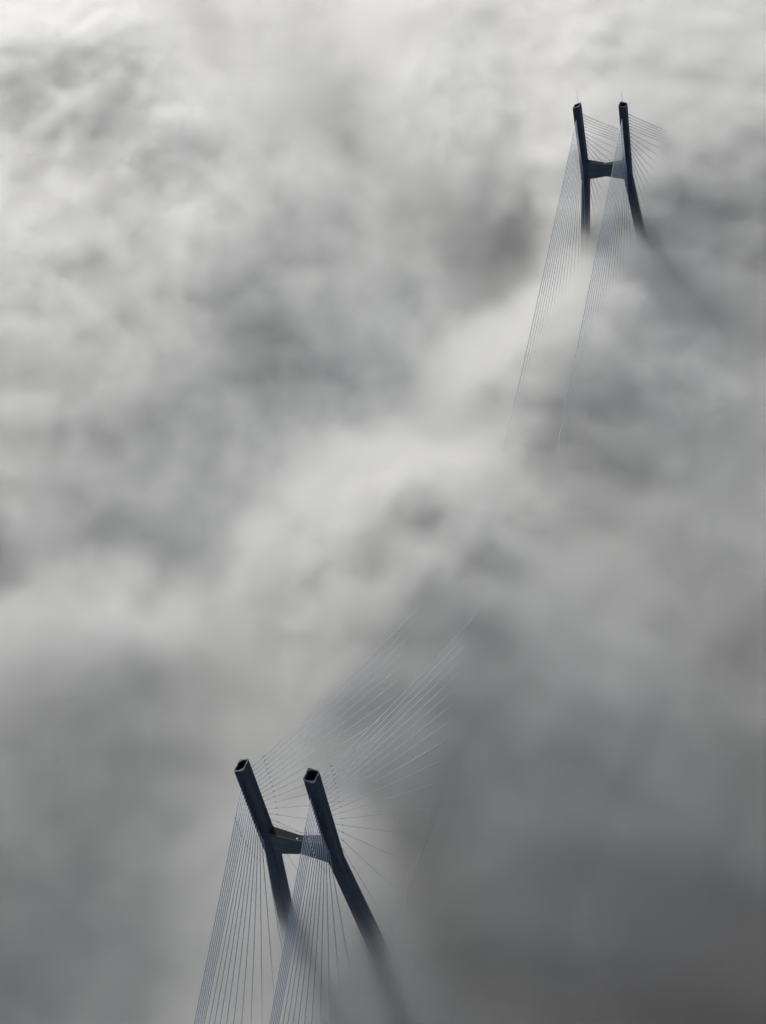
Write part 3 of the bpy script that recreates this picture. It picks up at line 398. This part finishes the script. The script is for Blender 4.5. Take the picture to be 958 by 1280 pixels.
    88, 91, 96, 101, 106, 108, 108, 108, 108, 108, 108, 108, 108, 108, 108, 108, 108, 108, 108, 108, 104, 82, 54, 28, 12, 7, 10, 13, 14, 13, 12, 11, 11, 16, 24, 35, 47, 55, 59, 58, 56, 61, 74, 94, 108, 108, 108, 108, 108, 108, 108, 108, 108, 108, 108, 108, 108, 108, 108, 108, 108, 106, 89, 71, 57, 51, 50, 50, 50, 50, 50,
    92, 95, 100, 105, 108, 108, 108, 108, 108, 108, 108, 108, 108, 108, 108, 108, 108, 108, 108, 108, 93, 68, 41, 20, 9, 9, 13, 15, 14, 13, 12, 12, 13, 19, 28, 39, 50, 57, 59, 57, 57, 62, 77, 98, 108, 108, 108, 108, 108, 108, 108, 108, 108, 108, 108, 108, 108, 108, 108, 108, 108, 105, 89, 71, 56, 51, 50, 50, 50, 50, 50,
    95, 99, 104, 108, 108, 108, 108, 108, 108, 108, 108, 108, 108, 108, 108, 108, 108, 108, 108, 103, 81, 54, 30, 14, 9, 11, 15, 16, 14, 13, 12, 13, 16, 23, 33, 43, 53, 58, 58, 57, 58, 65, 81, 101, 108, 108, 108, 108, 108, 108, 108, 108, 108, 108, 108, 108, 108, 108, 108, 108, 108, 105, 88, 71, 56, 51, 50, 50, 50, 50, 50,
    99, 103, 107, 108, 108, 108, 108, 108, 108, 108, 108, 108, 108, 108, 108, 108, 108, 108, 108, 93, 68, 42, 22, 12, 11, 14, 17, 17, 15, 14, 13, 15, 19, 26, 37, 47, 54, 58, 58, 56, 59, 68, 85, 104, 108, 108, 108, 108, 108, 108, 108, 108, 108, 108, 108, 108, 108, 108, 108, 108, 108, 104, 88, 70, 56, 51, 50, 50, 50, 50, 50,
    103, 106, 108, 108, 108, 108, 108, 108, 108, 108, 108, 108, 108, 108, 108, 108, 108, 108, 102, 81, 55, 32, 17, 12, 13, 17, 18, 17, 15, 14, 15, 17, 22, 31, 40, 50, 56, 58, 57, 56, 60, 72, 89, 107, 108, 108, 108, 108, 108, 108, 108, 108, 108, 108, 108, 108, 108, 108, 108, 108, 108, 103, 87, 70, 56, 51, 50, 50, 50, 50, 50,
    106, 108, 108, 108, 108, 108, 108, 108, 108, 108, 108, 108, 108, 108, 108, 108, 108, 108, 92, 68, 43, 24, 14, 13, 16, 18, 19, 17, 16, 15, 16, 19, 26, 35, 44, 52, 57, 57, 56, 56, 61, 75, 93, 108, 108, 108, 108, 108, 108, 108, 108, 108, 108, 108, 108, 108, 108, 108, 108, 108, 108, 103, 87, 70, 56, 51, 50, 50, 50, 50, 50,
    108, 108, 108, 108, 108, 108, 108, 108, 108, 108, 108, 108, 108, 108, 108, 108, 108, 101, 80, 56, 33, 19, 13, 15, 18, 20, 19, 17, 17, 17, 18, 22, 29, 38, 47, 54, 58, 57, 55, 56, 64, 78, 97, 108, 108, 108, 108, 108, 108, 108, 108, 108, 108, 108, 108, 108, 108, 108, 108, 108, 108, 102, 86, 69, 56, 51, 50, 50, 50, 50, 50,
    108, 108, 108, 108, 108, 108, 108, 108, 108, 108, 108, 108, 108, 108, 108, 108, 108, 91, 68, 44, 26, 16, 14, 18, 20, 21, 19, 18, 17, 18, 20, 25, 33, 42, 50, 56, 57, 56, 55, 57, 66, 82, 101, 108, 108, 108, 108, 108, 108, 108, 108, 108, 108, 108, 108, 108, 108, 108, 108, 108, 108, 102, 86, 69, 56, 51, 50, 50, 50, 50, 50,
    108, 108, 108, 108, 108, 108, 108, 108, 108, 108, 108, 108, 108, 108, 108, 108, 100, 79, 56, 35, 20, 15, 16, 20, 22, 21, 20, 19, 18, 19, 22, 28, 37, 45, 52, 56, 57, 55, 55, 59, 69, 86, 104, 108, 108, 108, 108, 108, 108, 108, 108, 108, 108, 108, 108, 108, 108, 108, 108, 108, 108, 101, 85, 69, 56, 51, 50, 50, 50, 50, 50,
    108, 108, 108, 108, 108, 108, 108, 108, 108, 108, 108, 108, 108, 108, 108, 106, 90, 68, 45, 27, 18, 16, 19, 22, 22, 21, 20, 19, 19, 21, 25, 31, 40, 48, 53, 57, 56, 54, 55, 61, 73, 91, 107, 108, 108, 108, 108, 108, 108, 108, 108, 108, 108, 108, 108, 108, 108, 108, 108, 108, 108, 101, 85, 68, 56, 51, 50, 50, 50, 50, 50,
    108, 108, 108, 108, 108, 108, 108, 108, 108, 108, 108, 108, 108, 108, 108, 98, 78, 56, 36, 22, 17, 18, 21, 23, 23, 22, 21, 20, 21, 23, 28, 35, 42, 50, 55, 56, 55, 54, 56, 63, 76, 94, 108, 108, 108, 108, 108, 108, 108, 108, 108, 108, 108, 108, 108, 108, 108, 108, 108, 108, 108, 100, 85, 68, 56, 51, 50, 50, 50, 50, 50,
    108, 108, 108, 108, 108, 108, 108, 108, 108, 108, 108, 108, 108, 108, 105, 88, 67, 46, 29, 19, 17, 20, 23, 24, 23, 22, 21, 21, 22, 25, 30, 38, 45, 52, 56, 56, 55, 54, 57, 66, 80, 98, 108, 108, 108, 108, 108, 108, 108, 108, 108, 108, 108, 108, 108, 108, 108, 108, 108, 108, 108, 100, 84, 68, 55, 51, 50, 50, 50, 50, 50,
    108, 108, 108, 108, 108, 108, 108, 108, 108, 108, 108, 108, 108, 108, 96, 77, 56, 37, 24, 19, 19, 23, 25, 25, 23, 22, 22, 22, 23, 28, 33, 41, 48, 53, 56, 56, 54, 54, 58, 68, 83, 101, 108, 108, 108, 108, 108, 108, 108, 108, 108, 108, 108, 108, 108, 108, 108, 108, 108, 108, 108, 99, 84, 68, 55, 51, 50, 50, 50, 50, 50,
    108, 108, 108, 108, 108, 108, 108, 108, 108, 108, 108, 108, 108, 103, 87, 66, 46, 31, 21, 19, 22, 25, 26, 25, 24, 23, 23, 23, 25, 30, 37, 43, 50, 54, 56, 55, 54, 55, 59, 70, 87, 103, 108, 108, 108, 108, 108, 108, 108, 108, 108, 108, 108, 108, 108, 108, 108, 108, 108, 108, 108, 99, 83, 67, 55, 51, 50, 50, 50, 50, 50,
    108, 108, 108, 108, 108, 108, 108, 108, 108, 108, 108, 108, 108, 95, 76, 56, 38, 26, 20, 21, 24, 26, 26, 25, 24, 24, 24, 24, 28, 33, 39, 46, 52, 55, 55, 55, 54, 55, 61, 73, 89, 106, 108, 108, 108, 108, 108, 108, 108, 108, 108, 108, 108, 108, 108, 108, 108, 108, 108, 108, 108, 98, 83, 67, 55, 51, 50, 50, 50, 50, 50,
    108, 108, 108, 108, 108, 108, 108, 108, 108, 108, 108, 108, 101, 85, 66, 47, 32, 23, 21, 23, 26, 27, 27, 26, 25, 24, 25, 26, 30, 35, 42, 48, 53, 55, 55, 54, 53, 56, 64, 76, 92, 107, 108, 108, 108, 108, 108, 108, 108, 108, 108, 108, 108, 108, 108, 108, 108, 108, 108, 108, 108, 98, 82, 67, 55, 51, 50, 50, 50, 50, 50,
    108, 108, 108, 108, 108, 108, 108, 108, 108, 108, 108, 107, 93, 75, 56, 39, 27, 22, 22, 25, 27, 28, 27, 26, 25, 25, 26, 28, 32, 38, 44, 50, 54, 56, 55, 53, 54, 57, 66, 79, 95, 108, 108, 108, 108, 108, 108, 108, 108, 108, 108, 108, 108, 108, 108, 108, 108, 108, 108, 108, 108, 97, 82, 67, 55, 51, 50, 50, 50, 50, 50,
    108, 108, 108, 108, 108, 108, 108, 108, 108, 108, 108, 100, 84, 66, 48, 33, 24, 22, 24, 27, 29, 28, 27, 26, 26, 26, 27, 30, 35, 41, 46, 51, 55, 55, 54, 53, 54, 58, 68, 82, 97, 108, 108, 108, 108, 108, 108, 108, 108, 108, 108, 108, 108, 108, 108, 108, 108, 108, 108, 108, 108, 97, 82, 66, 55, 51, 50, 50, 50, 50, 50,
    108, 108, 108, 108, 108, 108, 108, 108, 108, 108, 107, 94, 77, 59, 43, 30, 23, 22, 26, 28, 29, 29, 27, 27, 26, 26, 28, 31, 36, 42, 48, 52, 55, 55, 54, 53, 54, 59, 69, 84, 99, 108, 108, 108, 108, 108, 108, 108, 108, 108, 108, 108, 108, 108, 108, 108, 108, 108, 108, 108, 108, 97, 81, 66, 55, 51, 50, 50, 50, 50, 50]
#MAP-END
vals = np.array(COVER, float).reshape(COVER_ROWS, COVER_COLS)/100.0
cover = bilin(vals, (X0 + np.arange(nx)*VX - COVER_X)/COVER_CELL, (YA + np.arange(ny)*VX - COVER_Y)/COVER_CELL)
def blur(a, w):
    for ax in (0, 1):
        for _ in range(3):
            pd = [(0, 0), (0, 0)]; pd[ax] = (w//2 + 1, w//2)
            c = np.cumsum(np.pad(a, pd, mode='edge'), axis=ax)
            a = (np.take(c, np.arange(w, c.shape[ax]), axis=ax) - np.take(c, np.arange(0, c.shape[ax]-w), axis=ax))/w
    return a
cover = np.clip(blur(cover, 5), 0, 1.2)
top = 92 + 26*cover
dens = 0.010 + 1.95*cover**1.6

bm = bmesh.new()
me = bpy.data.meshes.new('fog')
xs = X0 + np.arange(nx)*VX; ys = YA + np.arange(ny)*VX
co = np.zeros((ny, nx, 3)); co[..., 0] = xs[None]; co[..., 1] = ys[:, None]
me.vertices.add(nx*ny); me.vertices.foreach_set('co', co.ravel())
for nm, arr in (('fog_top', top), ('fog_dens', dens)):
    at = me.attributes.new(nm, 'FLOAT', 'POINT'); at.data.foreach_set('value', arr.ravel().astype(np.float32))
me.update()
fog = bpy.data.objects.new('fog', me); COL.objects.link(fog); tag(fog, kind='stuff')

FOGM = bpy.data.materials.new('fog'); FOGM.use_nodes = True
n = FOGM.node_tree; n.nodes.remove(n.nodes['Principled BSDF'])
PV = n.nodes.new('ShaderNodeVolumePrincipled')
PV.inputs['Color'].default_value = (0.925, 0.938, 0.945, 1); PV.inputs['Anisotropy'].default_value = 0.7
PV.inputs['Density'].default_value = 0.046
n.links.new(PV.outputs[0], n.nodes['Material Output'].inputs['Volume'])
me.materials.append(FOGM)

G = bpy.data.node_groups.new('fog_field', 'GeometryNodeTree')
G.interface.new_socket('Geometry', in_out='INPUT', socket_type='NodeSocketGeometry')
G.interface.new_socket('Geometry', in_out='OUTPUT', socket_type='NodeSocketGeometry')
def N(t, **kw):
    x = G.nodes.new(t)
    for k, v in kw.items(): setattr(x, k, v)
    return x
def put(sock, v):
    if isinstance(v, bpy.types.NodeSocket): G.links.new(v, sock)
    else: sock.default_value = v
def M(op, a, b=0.0, c=None, clamp=False):
    x = N('ShaderNodeMath', operation=op, use_clamp=clamp)
    put(x.inputs[0], a); put(x.inputs[1], b)
    if c is not None: put(x.inputs[2], c)
    return x.outputs[0]
gi = N('NodeGroupInput'); go = N('NodeGroupOutput')
pos = N('GeometryNodeInputPosition'); sep = N('ShaderNodeSeparateXYZ'); G.links.new(pos.outputs[0], sep.inputs[0])
ixs = M('ROUND', M('DIVIDE', M('SUBTRACT', sep.outputs[0], X0), VX)); iys = M('ROUND', M('DIVIDE', M('SUBTRACT', sep.outputs[1], YA), VX))
idxf = M('ADD', ixs, M('MULTIPLY', iys, float(nx)))
def sample(nm):
    na = N('GeometryNodeInputNamedAttribute', data_type='FLOAT'); na.inputs['Name'].default_value = nm
    si = N('GeometryNodeSampleIndex', data_type='FLOAT', domain='POINT', clamp=True)
    G.links.new(gi.outputs[0], si.inputs['Geometry']); G.links.new(na.outputs[0], si.inputs['Value']); G.links.new(idxf, si.inputs['Index'])
    return si.outputs[0]
h = sample('fog_top'); dd = sample('fog_dens')
def noise(scale, detail, rough, dist=0.0, off=(0, 0, 0), zs=1.0):
    mp = N('ShaderNodeVectorMath', operation='MULTIPLY_ADD')
    G.links.new(pos.outputs[0], mp.inputs[0]); mp.inputs[1].default_value = (1, 1, zs); mp.inputs[2].default_value = off
    t = N('ShaderNodeTexNoise'); G.links.new(mp.outputs[0], t.inputs['Vector'])
    t.inputs['Scale'].default_value = scale; t.inputs['Detail'].default_value = detail
    t.inputs['Roughness'].default_value = rough; t.inputs['Distortion'].default_value = dist
    return t.outputs[0]
n1 = noise(1/85, 6.0, 0.60, 0.25, (31, 7, 3), 1.2)      # billows
n2 = noise(1/26, 5.0, 0.62, 0.25, (500, 90, 11), 1.0)   # wisps
def ramp(v, a, b, lo=0.0, hi=1.0):
    x = N('ShaderNodeMapRange', interpolation_type='SMOOTHSTEP')
    put(x.inputs['Value'], v)
    for k, w in (('From Min', a), ('From Max', b), ('To Min', lo), ('To Max', hi)): put(x.inputs[k], w)
    return x.outputs[0]
calm = M('MULTIPLY', ramp(sep.outputs[1], 520.0, 900.0, 1.0, 0.4), M('MULTIPLY', ramp(sep.outputs[1], 40.0, 330.0, 0.5, 1.0), ramp(sep.outputs[0], -90.0, 50.0, 1.0, 0.45)))      # the bank lies smoother over the near side
s1 = M('MULTIPLY', M('SUBTRACT', n1, 0.5), M('MULTIPLY', calm, 72.0))
s2 = M('MULTIPLY', M('SUBTRACT', n2, 0.5), M('MULTIPLY', calm, 50.0))
hh = M('ADD', h, M('ADD', s1, s2))
clump = M('MULTIPLY', ramp(M('SUBTRACT', hh, sep.outputs[2]), 2.0, 34.0), M('MAXIMUM', 0.03, M('ADD', 1.0, M('MULTIPLY', M('MULTIPLY', M('SUBTRACT', n2, 0.5), calm), 7.4))))
veil = ramp(M('SUBTRACT', M('ADD', M('MULTIPLY', h, 0.5), M('ADD', 77.0, M('MULTIPLY', s1, 0.4))), sep.outputs[2]), 0.0, 75.0)
den = M('MULTIPLY', dd, M('ADD', M('MULTIPLY', clump, 1.3), M('MULTIPLY', veil, 0.5)))
den = M('MULTIPLY', den, ramp(sep.outputs[2], 55.0, 118.0, 4.0, 1.0))
vc = N('GeometryNodeVolumeCube')
put(vc.inputs['Density'], den); vc.inputs['Background'].default_value = 0
vc.inputs['Min'].default_value = (X0, YA, 0.0); vc.inputs['Max'].default_value = (X1, YB, ZMAX)
vc.inputs['Resolution X'].default_value = nx; vc.inputs['Resolution Y'].default_value = ny; vc.inputs['Resolution Z'].default_value = nz
sm = N('GeometryNodeSetMaterial'); sm.inputs['Material'].default_value = FOGM
G.links.new(vc.outputs[0], sm.inputs[0]); G.links.new(sm.outputs[0], go.inputs[0])
md = fog.modifiers.new('fog_field', 'NODES'); md.node_group = G
